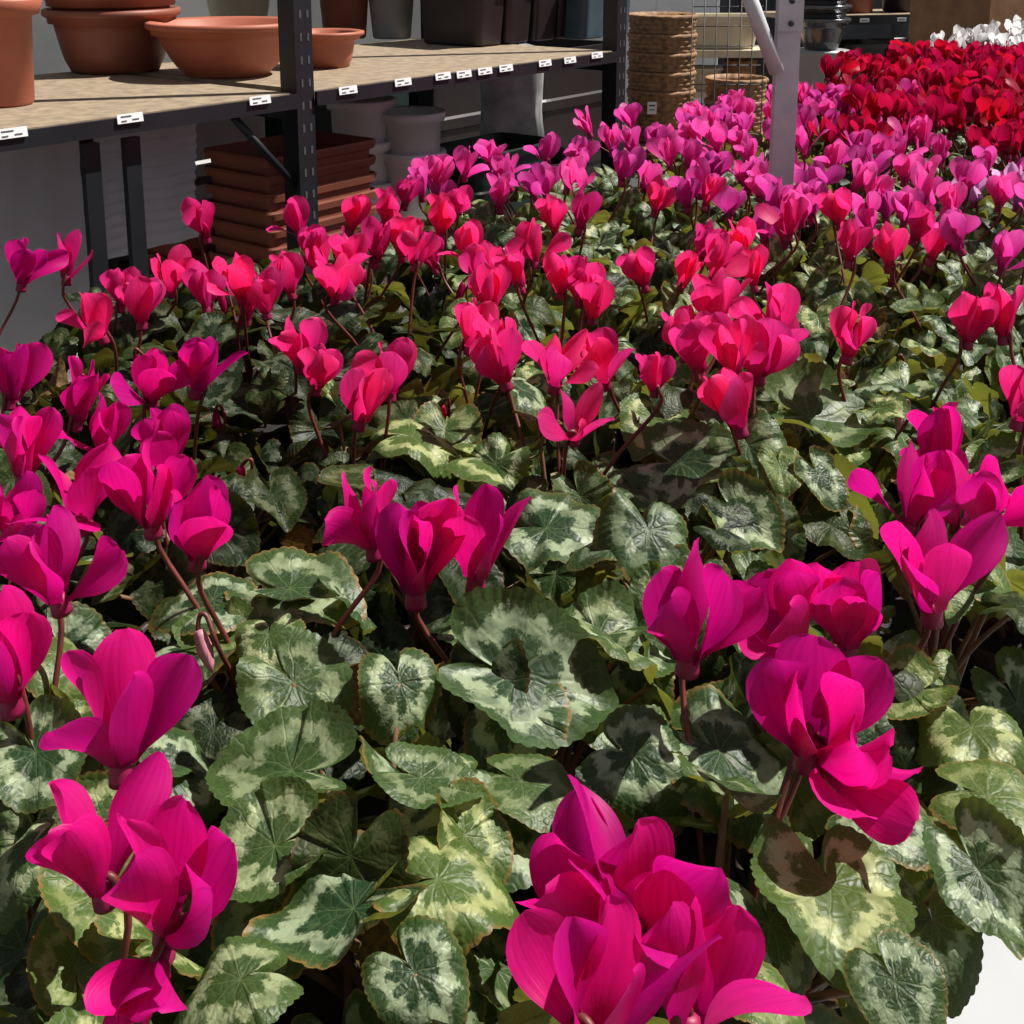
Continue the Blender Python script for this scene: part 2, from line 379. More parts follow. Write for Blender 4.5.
TL = [3, 5, 8, 11, 14, 17, 21, 26, 36, 50, 5, 11]
NOSE = [(.004, .002, .002), (.003, .0042, .0042), (-.001, .0052, .0052), (-.006, .0056, .0056), (-.0085, .0058, .0058), (-.0085, .0042, .0042), (-.002, .003, .003)]
for cname, mat in PM.items():
    rr = random.Random(11)
    if cname in ('magenta', 'hotpink', 'orchid'):
        L_ = []
        for k in range(36):
            tl = TL[k % 12]
            if k > 12 and tl == 50: tl = 11
            mb = MB(); petal_geo(mb, az=0, nu=8, nv=20, rr=rr, **petal_params(rr, tl)); L_.append((tl, mb.mesh('petal', mat)))
        PETALS[cname] = L_
    H = []
    for k in range(12):
        mb = MB(); a0 = rr.uniform(0, 6.28)
        for q in range(5): petal_geo(mb, az=a0 + q * 2 * PI / 5 + rr.uniform(-.2, .2), nu=4, nv=10, rr=rr, **petal_params(rr))
        mb.loft(NOSE, seg=10, mi=1)
        H.append(mb.mesh('flower', [mat, CALYX]))
    HEADS[cname] = H
    THROAT[cname] = MB().loft(NOSE, seg=16).mesh('flower', [CALYX])
    bm_ = MB(); bm_.loft([(-.026, .0006, .0006), (-.02, .0032, .0032), (-.01, .0052, .0052), (0, .0042, .0042), (.004, .003, .003)], seg=12, mod=lambda i, a: 1 + .14 * math.sin(5 * a + i * .9))
    BUDS[cname] = bm_.mesh('bud', [mat if cname != 'white' else BUDM])
PALEBUD = BUDS['magenta'].copy(); PALEBUD.materials.clear(); PALEBUD.materials.append(BUDM)
POT = MB().loft([(0, .036, .036), (.004, .038, .038), (.07, .047, .047), (.072, .050, .050), (.088, .051, .051), (.09, .050, .050), (.088, .047, .047), (.07, .045, .045)], seg=28).mesh('pot', POTM)
SOILME = MB().loft([(.0705, .044, .044), (.0745, .0445, .0445), (.079, .03, .03), (.081, .01, .01)], seg=20).mesh('soil', SOIL)

# ------------------------------------------------------------------ plants on the bench
def colour(u, n):
    if u > 3.36: return 'white'
    if u > 2.03 and not (n > 0.85 and u < 2.62): return 'red'
    if u > 1.30: return 'orchid'
    if u > (0.82 if n < 0.30 else 0.56): return 'hotpink'
    return 'magenta'
CNAME = {'magenta': 'magenta', 'hotpink': 'hot pink', 'orchid': 'orchid pink', 'red': 'deep red', 'white': 'white', 'lilac': 'lilac'}
ROWN = ['row along the white bench edge', 'second row from the white bench edge', 'third row from the white bench edge', 'middle row of the bench', 'third row from the black shelving', 'second row from the black shelving', 'row beside the black shelving']
ORD = ['first', 'second', 'third', 'fourth', 'fifth', 'sixth', 'seventh', 'eighth', 'ninth', 'tenth', 'eleventh', 'twelfth', 'thirteenth', 'fourteenth', 'fifteenth', 'sixteenth', 'seventeenth', 'eighteenth', 'nineteenth']
NS = [0.20, 0.345, 0.49, 0.635, 0.78, 0.925, 1.07]
plants = []
for ri, n0 in enumerate(NS):
    u = 0.10 + (0.075 if ri % 2 else 0)
    while u < 4.35:
        uu = u + rnd(-.012, .012); nn = n0 + rnd(-.010, .010)
        P = W(uu, nn, BZ)
        q = proj(P + Vector((0, 0, .19)))
        u += 0.150
        if q is None: continue
        m = 0.11 * F / q[2]
        if not (-m < q[0] < 1024 + m and -m < q[1] < 1024 + m * 1.1): continue
        if (P - PB).length < 0.075: P = P + (P - PB).normalized() * 0.06
        c = colour(uu, nn)
        plants.append(dict(P=P, u=uu, n=nn, row=ri, c=c, t=q[2], px=q[0], py=q[1], fl=[], lv=[]))
lil = on_z(985, 160, 1.0)
min(plants, key=lambda p: (p['P'] - lil).xy.length)['c'] = 'lilac'
cnts = {}
for p in plants:
    key = (p['row'], p['c']); cnts[key] = cnts.get(key, 0) + 1
    p['idx'] = cnts[key] - 1
def nearest(P): return min(plants, key=lambda p: (p['P'] - P).xy.length)

FL = [(118,718,1.08),(165,868,1.0),(98,838,.85),(598,885,.95),(690,968,.95),(592,985,.92),(640,868,.9),(690,615,1.08),(795,608,1.0),(850,603,.98),(812,705,1.12),(935,570,1.08),
 (415,555,1.08),(476,540,1.0),(372,512,1.0),(150,488,1.08),(80,485,1.05),(195,520,.95),(165,440,1.0),(55,560,.95),(5,655,1.05),(20,445,1),(12,505,.95),(75,392,1),(8,372,1),(100,420,.9),
 (150,372,1),(195,362,1),(300,340,1),(360,392,1),(390,366,.95),(555,358,1),(575,408,.85),(605,355,1),(505,355,1),(470,322,1),(497,335,.9),(316,360,.85),
 (715,302,1.1),(760,348,1.1),(700,345,1.05),(775,310,1.05),(740,398,1.1),(685,330,.95),(735,345,1.05),(780,335,.95),(850,330,1),(945,440,1.05),(960,492,1),(915,488,1),(992,490,.95),(970,316,1),(1005,312,1),(1022,390,1),(930,470,.9),
 (580,278,1),(592,295,.9),(655,362,.7),(560,270,.9),(20,262,1),(65,257,1.05),(205,218,1),(100,312,.95),(140,298,1),(170,270,1),(205,287,1),(245,297,1),(290,272,1),(322,260,1),(300,216,.95),(350,212,1),(335,275,1),(375,242,1),(402,236,1),(265,290,.9),
 (422,182,1),(465,162,.95),(440,216,1),(470,242,1),(482,262,1),(535,242,1),(555,216,1),(580,210,1),(510,172,1.1),(545,150,1.1),(590,122,1.1),(622,166,1.1),(655,196,1),(632,116,1.1),(670,150,1),(690,118,1),
 (700,240,1),(745,236,1),(790,217,1),(840,206,1),(850,242,1),(890,246,1),(932,242,1),(645,266,.95),(682,266,.95),(962,230,1),(715,166,1),(750,150,1),(760,182,1),(730,200,1),(832,156,1),(870,186,1),(882,150,1),(905,166,1),(942,150,1),(950,202,1),(1000,190,1),(987,160,1),(1012,150,1),
 (415,245,.9),(455,200,.9),(490,285,.9),(520,265,.9),(612,140,1),(650,135,1),(720,120,1),(805,140,1),(820,175,1),(850,135,1),(920,140,1),(965,175,1),(1018,180,1),(705,190,.9),(735,140,1),(905,205,1),(915,220,.9),(120,285,.9),(240,275,.9),(310,240,.9),(345,250,.9),(385,205,.9),(405,190,.9),(715,255,1),(755,265,.9),(870,225,.9),(435,250,.9),(772,204,1),(802,205,1),(785,225,.95),(765,225,.95),(535,180,1),(430,165,.9),(490,150,.95),(440,190,.95)]
# petal direction and petal spread of single flowers whose pose is clear in the photograph
HERO = {0: ((-.05, .15, .95), (8, 14, 36, 17, 26)), 1: ((.12, -.15, .9), (5, 8, 11, 14, 17)), 10: ((.05, -.15, .98), (5, 11, 14, 8, 21)), 11: ((-.1, -.1, 1), (5, 8, 26, 5, 36)), 7: ((.05, -.1, 1), (8, 5, 14, 8, 21)), 12: ((0, -.1, 1), (3, 5, 5, 8, 11)), 13: ((.08, 0, 1), (5, 8, 17, 11, 26)), 14: ((-.1, 0, 1), (5, 8, 26, 11, 14)), 15: ((0, -.1, 1), (5, 3, 8, 11, 17)),
        len(FL): ((.25, -.55, .30), (8, 11, 17, 8, 14)), len(FL) + 1: ((-.05, -.75, .15), (5, 11, 14, 8, 8))}
FL += [(828, 752, .95), (158, 950, .7)]
for i, (px, py, s) in enumerate(FL):
    P = on_z(px, py, 1.003 + (rnd(-.012, .012) if i < 40 else rnd(-.028, .018)) - (.03 if i >= len(FL) - 2 else 0))
    sc_ = s * (0.96 if (P - CAMP).dot(FW) < 0.68 else 0.88)
    nearest(P)['fl'].append((P - Vector((0, 0, .022 if i < len(FL) - 2 else .006)), sc_, HERO.get(i)))
for p in plants:
    if p['c'] in ('red', 'white'):
        for i in range(8 if p['c'] == 'red' else 7):
            a = i * 2.4 + rnd(0, .6); r = .012 + .075 * math.sqrt((i + .5) / 8)
            p['fl'].append((p['P'] + Vector((r * math.cos(a), r * math.sin(a), rnd(.20, .265))), rnd(.9, 1.05), None))
    elif p['c'] in ('orchid', 'lilac'):
        for i in range(2 if p['u'] < 2.03 else 5):
            a = rnd(0, 6.28); r = rnd(.01, .07)
            p['fl'].append((p['P'] + Vector((r * math.cos(a), r * math.sin(a), rnd(.19, .24))), rnd(.85, 1), None))
    elif not p['fl'] and p['py'] < 300:
        for i in range(2):
            a = rnd(0, 6.28); r = rnd(.01, .05)
            p['fl'].append((p['P'] + Vector((r * math.cos(a), r * math.sin(a), rnd(.17, .22))), rnd(.75, .9), None))
# leaves seen face-on in the photograph: image point, width in pixels, image direction of the tip in degrees
HL = [(835,895,165,-95),(340,915,165,-100),(530,680,170,-18),(400,690,92,-92),(730,760,150,-80),(975,735,120,-85),(555,530,110,-50),(650,538,110,-95),(690,465,112,-30),(745,520,85,-60),(440,790,125,-110),(530,785,110,-75),(300,590,125,-25),(58,660,95,-100),(22,855,90,-95),(280,770,140,160),(450,880,145,0),(230,985,125,-110),(265,850,120,-140),(300,690,115,-60),(205,600,95,-150),(935,930,110,-80),(765,995,90,-60),(905,695,85,-150),(420,437,95,10),(820,420,115,5),(500,465,95,-20),(350,480,62,-120),(275,500,70,-90),(110,900,130,-70),(590,640,110,-130),(960,560,100,-60),(890,820,110,-60),(985,880,120,-70),(640,760,110,-40),(420,980,110,-60),(880,400,80,-20),(750,450,80,-70),(40,760,110,-60),(1000,800,120,-60),(955,835,90,-120),(900,990,100,-70)]
for px, py, w, an in HL:
    P = on_z(px, py, .945 + rnd(-.01, .01)); t = (P - CAMP).dot(FW)
    nearest(P)['lv'].append((P, w * t / F, an, px < 410 and py < 560))  # left-hand ones use the leaf with painted-in shade

Z = Vector((0, 0, 1))
def basis(nrm, tip, s, P):
    nrm = nrm.normalized(); y = (tip - nrm * tip.dot(nrm)).normalized(); x = y.cross(nrm)
    M = Matrix((x, y, nrm)).transposed().to_4x4()
    return Matrix.Translation(P) @ M @ Matrix.Diagonal((s, s, s, 1))
for p in plants:
    P0 = p['P']; c = p['c']
    root = empty('potted_cyclamen', P0)
    lab = '%s %s cyclamen from the front, %s' % (ORD[p['idx']], CNAME[c], ROWN[p['row']])
    if c == 'lilac': lab = 'single pale lilac cyclamen among the orchid pink ones'
    tag(root, lab, 'potted plant', 'potted cyclamen on the bench')
    link('pot', POT, root); link('soil', SOILME, root)
    crown = Vector((0, 0, .08))
    # left-middle plants mostly take the darkened leaf colour, shade painted into it
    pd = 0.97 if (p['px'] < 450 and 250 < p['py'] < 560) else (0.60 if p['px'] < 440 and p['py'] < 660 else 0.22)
    def put_leaf(M, P, pool=None):
        dk = random.random() < pd
        lf = link('leaf', random.choice(pool or ((LEAF_HI_SHADE if dk else LEAF_HI) if p['t'] < 1.3 else (LEAF_LO_SHADE if dk else LEAF_LO))), root, M)
        if p['t'] < 0.95:
            b0 = crown + Vector((rnd(-.01, .01), rnd(-.01, .01), -.004)); mid = b0.lerp(P, .5) + Vector((0, 0, .012))
            pts = catmull([b0, mid, P - Vector((0, 0, .001))], 4)
            st = link('leaf_stalk', MB().tube(pts, [.0022 - .0008 * i / len(pts) for i in range(len(pts))], 6).mesh('leaf_stalk', LSTALK), lf)
            st.matrix_parent_inverse = M.inverted()
        return lf
    N = 19 if p['t'] < 1.5 else 13
    a0 = rnd(0, 6.28)
    for i in range(N):
        q = math.sqrt((i + .5) / N); a = a0 + i * 2.39996 + rnd(-.3, .3)
        rad = .012 + .066 * q + rnd(-.008, .008); out = Vector((math.cos(a), math.sin(a), 0))
        z = .190 - .058 * q * q + rnd(-.022, .020)
        tl = R(8 + 46 * q + rnd(-26, 26))
        nrm = (Z * math.cos(tl) + out * math.sin(tl) + Vector((rnd(-.44, .44), rnd(-.44, .44), 0)))
        tip = out - Z * .3 + Vector((rnd(-.4, .4), rnd(-.4, .4), 0))
        s = rnd(.025, .037) * (1.0 if q > .4 else .82)
        P = out * rad + Z * z
        put_leaf(basis(nrm, tip, s, P), P)
    if p['t'] < 1.4:
        for i in range(random.choice([0, 1, 1])):
            a = rnd(0, 6.28); out = Vector((math.cos(a), math.sin(a), 0)); P = out * rnd(.045, .075) + Z * rnd(.14, .17)
            lf = put_leaf(basis(Z + out * rnd(.1, 1.0) + Vector((rnd(-.5, .5), rnd(-.5, .5), 0)), out - Z * .5, rnd(.016, .025), P), P, LEAF_DRY)
            lf['label'] = 'withered brown leaf'
    for (PL, w, an, dkl) in p['lv']:
        s = w / 1.74; tc_ = (CAMP - PL).normalized()
        nrm = (Z * .85 + tc_ * .42 + Vector((rnd(-.40, .40), rnd(-.40, .40), 0))).normalized()
        tip = Vector((1, 0, 0)) * math.cos(R(an)) + UP * math.sin(R(an))
        tip = (tip - nrm * tip.dot(nrm)).normalized()
        P = PL - P0 - tip * (.15 * s)
        put_leaf(basis(nrm, tip, s, P), P, LEAF_HI_SHADE if dkl else LEAF_HERO)
    for (PF, s, hero) in p['fl']:
        Hd = PF - P0; lean = Vector((Hd.x, Hd.y, 0)) * 1.5 + Vector((rnd(-.30, .30), rnd(-.30, .24) - .05, 0))
        ax = (Z + lean).normalized()
        if hero: ax = Vector(hero[0]).normalized()
        M = Matrix.Translation(Hd) @ Z.rotation_difference(ax).to_matrix().to_4x4() @ Matrix.Rotation(rnd(0, 6.28) if not hero else PI / 2, 4, 'Z') @ Matrix.Diagonal((s, s, s, 1))
        if p['t'] < 1.2 and c in PETALS:
            fo = link('flower', THROAT[c], root, M)
            for k in range(5):
                pool = [m_ for tl_, m_ in PETALS[c] if hero is None or abs(tl_ - hero[1][k]) < 2.5]
                link('petal', random.choice(pool), fo, Matrix.Rotation(k * 2 * PI / 5 + rnd(-.25, .25), 4, 'Z') @ Matrix.Rotation(R(rnd(-5, 5)), 4, 'Y'))
        else:
            fo = link('flower', random.choice(HEADS[c]), root, M)
        b0 = crown + Vector((rnd(-.012, .012), rnd(-.012, .012), -.004))
        e = [M @ Vector(x) for x in ((.0075, 0, -.022), (.0075, 0, .002), (.0045, 0, .0075), (.0005, 0, .006), (0, 0, .002))]
        pts = catmull([b0, b0.lerp(e[0], .55) + Vector((0, 0, .015))] + e, 4)
        st = link('flower_stalk', MB().tube(pts, .0016, 6).mesh('flower_stalk', STALK), fo); st.matrix_parent_inverse = M.inverted()
    for i in range(random.choice([0, 0, 1, 1]) if p['t'] < 1.5 else 0):
        a = rnd(0, 6.28); r = rnd(.015, .055); Hd = Vector((r * math.cos(a), r * math.sin(a), rnd(.175, .21)))
        M = Matrix.Translation(Hd) @ Matrix.Rotation(rnd(-.35, .35), 4, 'X') @ Matrix.Rotation(rnd(-.35, .35), 4, 'Y') @ Matrix.Scale(rnd(.6, .9), 4)
        bo = link('bud', random.choice([BUDS[c], BUDS[c], PALEBUD]), root, M)
        e = [M @ Vector(x) for x in ((.009, 0, -.012), (.008, 0, .010), (.004, 0, .013), (0, 0, .006), (0, 0, .001))]
        pts = catmull([crown, crown.lerp(e[0], .55) + Vector((0, 0, .01))] + e, 4)
        st = link('bud_stalk', MB().tube(pts, .0014, 6).mesh('bud_stalk', STALK), bo); st.matrix_parent_inverse = M.inverted()

# ------------------------------------------------------------------ black shelving rack
RN = 1.373; RU = 1.266; SZ = 1.090; DEP = .55; BAY = .90
rk = tag(empty('shelving_rack', W(RU, RN, 0), ROT), 'black slotted steel shelving rack with chipboard shelf holding terracotta pots', 'shelf')
def upright(x, y, sy):
    m = MB(); h = 2.1
    m.box((x, y, h / 2), (.036, .003, h)); m.box((x - .0165, y + sy * .018, h / 2), (.003, .033, h))
    for k in range(int(h / .035)):
        z = .02 + k * .035
        for dx in (-.006, .009): m.box((x + dx, y - sy * .0016, z), (.004, .0012, .012), 1)
    return m.mesh('upright', [BLACK, SLOT])
for x in (-BAY, 0, BAY + .004):
    link('upright', upright(x, 0, 1), rk); link('upright', upright(x, DEP, -1), rk)
for k, x0 in enumerate((-BAY, 0)):
    for z, nm in ((SZ, 'shelf_board'), (.36, 'shelf_board')):
        link(nm, MB().box((x0 + BAY / 2, DEP / 2, z - .006), (BAY - .042, DEP - .01, .014)).mesh(nm, WOOD), rk)
        for y in (-.004, DEP + .004):
            link('beam', MB().box((x0 + BAY / 2, y, z - .011), (BAY - .038, .006, .022)).box((x0 + BAY / 2, y + (.012 if y < 0 else -.012), z - .016), (BAY - .038, .02, .004)).mesh('beam', BLACK), rk)
for x in (-BAY, 0, BAY + .004):
    link('side_bar', MB().box((x, DEP / 2, SZ - .03), (.012, DEP - .05, .03)).mesh('side_bar', BLACK), rk)
link('corner_strut', MB().tube([(-.012, .012, SZ - .15), (-.13, .012, SZ - .025)], .006, 8).mesh('corner_strut', BLACK), rk)
for px in (92, 133):
    q = on_n(px, 180, RN + .018); xl = (q - W(RU, RN, 0)).dot(DU)
    link('shelf_prop', MB().box((xl, .018, (SZ - .032 + .362) / 2), (.024, .010, SZ - .032 - .362)).mesh('shelf_prop', BLACK), rk)
SHT = SZ + .002
# price tags along the shelf edge
TAGP = [(12,133),(130,118),(260,100),(348,90),(403,82),(443,76),(464,74),(485,71),(506,68),(545,63),(570,60),(597,55)]
for i, (px, py) in enumerate(TAGP):
    P = on_n(px, py, RN - .009)
    m = MB().box((0, 0, 0), (.040, .0015, .0125), 0)
    for k, (x, z, w) in enumerate(((-.006, .003, .016), (.008, -.002, .010), (-.010, -.003, .008))): m.box((x, -.0012, z), (w, .0006, .0014), 1)
    t = link('price_tag', m.mesh('price_tag', [PAPER, INK])); t.matrix_basis = Matrix.Translation(P) @ Matrix.Rotation(ROT, 4, 'Z') @ Matrix.Rotation(R(-8), 4, 'X')
    where = ['at the left end of the black shelf edge', 'below the brown terracotta bowls on the shelf edge', 'below the wide lit terracotta bowl, left of the black upright', 'just right of the black upright on the shelf edge', 'second to the right of the black upright on the shelf edge']
    if i < 5: tag(t, 'white price tag ' + where[i], 'price tag', 'price tags on the shelf edge')
    else: tag(t, 'white price tag, %s right of the near upright on the black shelf edge' % ORD[i - 3], 'price tag', 'price tags on the shelf edge')

# pots on the shelf -------------------------------------------------
def pot_profile(h, rb, rt, lip=.012, rim=.03):
    k = lambda r: (r, r)
    return [(0, *k(rb * .94)), (.004, *k(rb)), (h - rim, *k(rt - .004)), (h - rim + .002, *k(rt + lip * .5)), (h - .004, *k(rt + lip)), (h, *k(rt + lip * .7)), (h - .003, *k(rt + lip * .2)), (h - rim, *k(rt - .010)), (.012, *k(rb - .006))]
def round_pot(name, label, P, h, rb, rt, mat, group=None, lip=.008, rim=.03, e=2, yx=1.0, rz=0, cat='flowerpot'):
    pr = [(z, a, b_ * yx) for z, a, b_ in pot_profile(h, rb, rt, lip, rim)]
    o = link(name, MB().loft(pr, e=e, seg=56 if e == 2 else 48, smooth=(e == 2)).mesh(name, mat)); o.location = P; o.rotation_euler = (0, 0, rz)
    return tag(o, label, cat, group)
def bowl(label, P, h, rb, rt, mat, group=None):
    pr = [(0, rb), (.006, rb * 1.03)]
    for k in range(1, 7):
        z = h * (.06 + .70 * k / 6); r_ = lerp(rb * 1.05, rt - .004, (k / 6) ** .75); pr.append((z, r_))
    pr += [(h * .765, rt), (h * .77, rt + .005), (h * .86, rt + .006), (h * .865, rt + .009), (h * .90, rt + .014), (h * .98, rt + .014), (h, rt + .008), (h * .96, rt - .003), (h * .5, lerp(rb, rt, .5)), (.015, rb * .9)]
    o = link('plant_bowl', MB().loft([(z, r, r) for z, r in pr], seg=64).mesh('plant_bowl', mat)); o.location = P
    return tag(o, label, 'plant bowl', group)
round_pot('flowerpot', 'tall terracotta plastic pot at the left end of the shelf', on_z(2, 104, SHT), .150, .044, .053, TERRA, rim=.026, lip=.012)
bowl('wide lit terracotta bowl at the shelf front by the black upright', on_z(228, 74, SHT), .092, .072, .120, TERRA)
Pb = on_z(116, 70, SHT)
for i in range(3):
    bowl('brown terracotta bowl behind the lit bowl, %s of its stack' % ['bottom', 'middle', 'top'][i], Pb + Vector((0, 0, .001 + i * .030)), .11, .076, .104, TERRA_D, 'nested brown bowls')
bowl('small terracotta bowl just right of the black upright', on_z(325, 66, SHT), .065, .045, .060, TERRA)
round_pot('flowerpot', 'brown pot standing behind the small terracotta bowl', on_z(345, 38, SHT), .17, .05, .065, TERRA_D)
round_pot('flowerpot', 'cream coloured pot behind the lit terracotta bowl', on_z(240, 36, SHT), .15, .06, .085, CREAM)
round_pot('flowerpot', 'pale grey pot at the back of the shelf, left of the dark planters', on_z(392, 38, SHT), .13, .045, .058, GREYP)
for i, px in enumerate((462, 490, 517, 540)):
    P = on_z(px, 44 - i * 2.5, SHT)
    round_pot('window_planter', 'dark brown rectangular planter, %s from the left on the shelf' % ORD[i], P, .17, .042, .052, DARKP, 'dark planters on the shelf', e=9, yx=2.0, lip=.006, rim=.02, rz=ROT, cat='planter')
for i, px in enumerate((566, 592)):
    round_pot('window_planter', 'slate blue rectangular planter, %s from the shelf end upright' % ORD[1 - i], on_z(px, 37 - i * 3, SHT), .16, .042, .050, BLUEP, 'blue planters on the shelf', e=9, yx=2.0, lip=.006, rim=.02, rz=ROT, cat='planter')

# goods below the shelf ----------------------------------------------
LZ = .36 + .003
def nest(P, n, h, step, hx, yx, mat, name, lab, cat, e=9, group=None, rz=ROT - PI / 2, rim=.02, taper=.86):
    P = Vector((P.x, P.y, LZ))
    for i in range(n):
        words = 'topmost' if i == n - 1 else ('lowest' if i == 0 else ORD[n - 1 - i] + ' from the top')
        round_pot(name, '%s, %s of its stack' % (lab, words), P + Vector((0, 0, i * step)), h, hx * taper, hx, mat, group or lab, lip=.006, rim=rim, e=e, yx=yx, rz=rz, cat=cat)
nest(on_n(292, 160, RN + .135), 19, .10, .029, .120, .66, TERRA_T, 'window_planter', 'terracotta trough under the shelf', 'planter', rz=ROT, rim=.017, e=16, taper=.93)
nest(at_y(176, 160, 2.06), 12, .10, .036, .056, 1.1, TERRA_D, 'window_planter', 'brown trough left of the terracotta ones', 'planter', rz=ROT, rim=.025, e=16, taper=.93)
nest(on_n(362, 160, RN + .22), 8, .12, .078, .060, 1, WHITEP, 'plastic_pot', 'white pot right behind the terracotta troughs', 'flowerpot', e=2)
nest(on_n(412, 160, RN + .15), 8, .11, .076, .060, 1, WHITEP, 'plastic_pot', 'white pot right of the terracotta troughs', 'flowerpot', e=2)
nest(on_n(490, 160, RN + .13), 7, .12, .072, .075, 1.7, GREENP, 'window_planter', 'dark green trough under the right shelf bay', 'planter')
def sheet(label, A, Bq, z0, z1, amp, nx=60, nz=60, sd=1):
    v = []; f = []; d = (Bq - A); d.z = 0; nn = Vector((-d.y, d.x, 0)).normalized()
    for i in range(nx + 1):
        for j in range(nz + 1):
            s, t = i / nx, j / nz; p = A + d * s; z = lerp(z0, z1, t)
            k = amp * (math.sin(70 * t + 1.5 * math.sin(5 * s + sd)) * .5 + math.sin(9 * s + 4 * t + sd) + .5 * math.sin(23 * s - 7 * t))
            q = p + nn * k; v.append((q.x - A.x, q.y - A.y, z - z0))
    n = nz + 1
    for i in range(nx):
        for j in range(nz): f.append((i * n + j, (i + 1) * n + j, (i + 1) * n + j + 1, i * n + j + 1))
    o = link('plastic_sheet', MB().add(v, f).mesh('plastic_sheet', SHEET)); o.location = (A.x, A.y, z0); return tag(o, label, 'plastic sheet')
sheet('crinkled white translucent plastic sheet under the left end of the shelf', on_n(-70, 200, RN + .12), on_n(84, 200, RN + .12), LZ, SZ - .036, .004)
sheet('pale plastic sheet hanging right of the thin black props under the shelf', on_n(100, 200, RN + .11), on_n(198, 200, RN + .11), .87, SZ - .036, .004, sd=4)
P = at_y(512, 125, 2.75)
wb = MB().loft([(0, .06, .05), (.01, .075, .06), (.10, .068, .064), (.19, .074, .058), (.24, .06, .05), (.25, .03, .03)], e=5, seg=40, mod=lambda i, a: 1 + .04 * math.sin(7 * a + i * 2) + .02 * math.sin(13 * a + i))
wb = link('wrapped_bundle', wb.mesh('wrapped_bundle', WRAP)); wb.location = (P.x, P.y, .84); tag(wb, 'bundle in clear plastic wrap standing behind the green troughs', 'bundle')
rz_ = tag(link('storage_crate', MB().loft(pot_profile(.47, .11, .125, .008, .03), e=9, seg=40, smooth=False).mesh('storage_crate', DARKP)), 'dark crate under the wrapped bundle below the shelf', 'crate')
rz_.location = (P.x, P.y, LZ)
# dark crate stacks added behind the rack to darken the gaps under the shelf
def crate(label, u, n, z, hx, hy, h, mat, group):
    m = MB().loft([(0, hx * .93, hy * .93), (.01, hx * .95, hy * .95), (h * .45, hx * .96, hy * .96), (h * .47, hx, hy), (h * .55, hx, hy), (h * .57, hx * .97, hy * .97), (h - .03, hx * .97, hy * .97), (h - .028, hx, hy), (h, hx, hy), (h, hx * .95, hy * .95), (.02, hx * .9, hy * .9)], e=10, seg=40, smooth=False)
    o = link('storage_crate', m.mesh('storage_crate', mat)); o.location = W(u, n, z); o.rotation_euler = (0, 0, ROT); tag(o, label, 'crate', group)
for i, (u, k, mat) in enumerate(((.62, 3, DARKP), (1.10, 3, DARKP), (1.58, 3, DARKP), (2.06, 3, GREENP), (2.54, 3, DARKP), (3.02, 3, DARKP))):
    for j in range(k):
        crate('added dark filler crate behind the shelving, %s stack from the left, %s layer' % (ORD[i], ['bottom', 'middle', 'top'][j]), u, 2.25, .001 + j * .335, .225, .2, .333, mat, 'added dark filler crates behind the shelving')
# ------------------------------------------------------------------ goods beyond the rack
TB = at_y(705, 120, 4.05)
tb = tag(empty('display_table', (TB.x, TB.y, 0), 0), 'wooden display table carrying the baskets beyond the shelving', 'table')
link('table_top', MB().box((0, 0, .645), (.72, .5, .03)).mesh('table_top', PLY), tb)
for sx in (-1, 1):
    for sy in (-1, 1): link('leg', MB().box((sx * .32, sy * .21, .315), (.05, .05, .63)).mesh('leg', PLY), tb)
def basket(P, r, h, label, group=None, rows=10):
    sub = 3; pr = [(0, r * .6, r * .6)]; idx = [0]
    for k in range(rows):
        for s_ in range(sub):
            q = (k + s_ / sub) / rows; rr_ = r * (.88 + .12 * q) * (1 + (.02 if s_ == 1 else (-.025 if s_ == 0 else .012)))
            pr.append((h * q, rr_, rr_)); idx.append(k)
    pr += [(h, r, r), (h + .005, r * 1.05, r * 1.05), (h + .014, r * 1.05, r * 1.05), (h + .018, r * .99, r * .99), (h, r * .93, r * .93), (.02, r * .78, r * .78)]
    idx += [0] * 6
    o = link('wicker_basket', MB().loft(pr, seg=96, mod=lambda i, a: 1 + .016 * math.sin(16 * a + idx[i] * PI)).mesh('wicker_basket', WICK)); o.location = P
    return tag(o, label, 'basket', group)
P = at_y(660, 120, 4.0)
for i in range(5):
    basket((P.x, P.y, .662 + i * .062), .110, .155, 'round brown wicker basket, %s of the tall stack' % ['lowest', 'fourth from the top', 'third from the top', 'second from the top', 'topmost'][i], 'stacked wicker baskets')
tg = link('price_tag', MB().box((0, 0, 0), (.03, .002, .04), 0).box((0, -.0015, .008), (.02, .001, .005), 1).box((0, -.0015, -.006), (.02, .001, .003), 1).mesh('price_tag', [PAPER, INK])); tg.location = at_y(652, 108, 3.875); tag(tg, 'small white tag hanging on the stack of wicker baskets', 'price tag')
P = at_y(736, 90, 4.0)
basket((P.x, P.y, .662), .10, .12, 'low wicker basket on the table, under the other low basket', 'low wicker baskets', 8)
basket((P.x, P.y, .735), .10, .12, 'low wicker basket on the table, on top of the other low basket', 'low wicker baskets', 8)
P = at_y(722, 30, 4.75)
cr = round_pot('stone_trough', 'cream stone trough on a stand behind the wire panel', (P.x, P.y, .905), .13, .12, .14, CREAM, e=6, yx=.6, cat='planter')
st = tag(empty('plant_stand', (P.x, P.y, 0)), 'pale stand under the cream stone trough', 'stand')
link('stand_top', MB().box((0, 0, .890), (.36, .24, .028)).mesh('stand_top', CREAM), st)
link('stand_shelf', MB().box((0, 0, .73), (.34, .22, .02)).mesh('stand_shelf', CREAM), st)
for sx in (-1, 1):
    for sy in (-1, 1): link('leg', MB().box((sx * .165, sy * .1, .4375), (.024, .024, .875)).mesh('leg', DARKP), st)
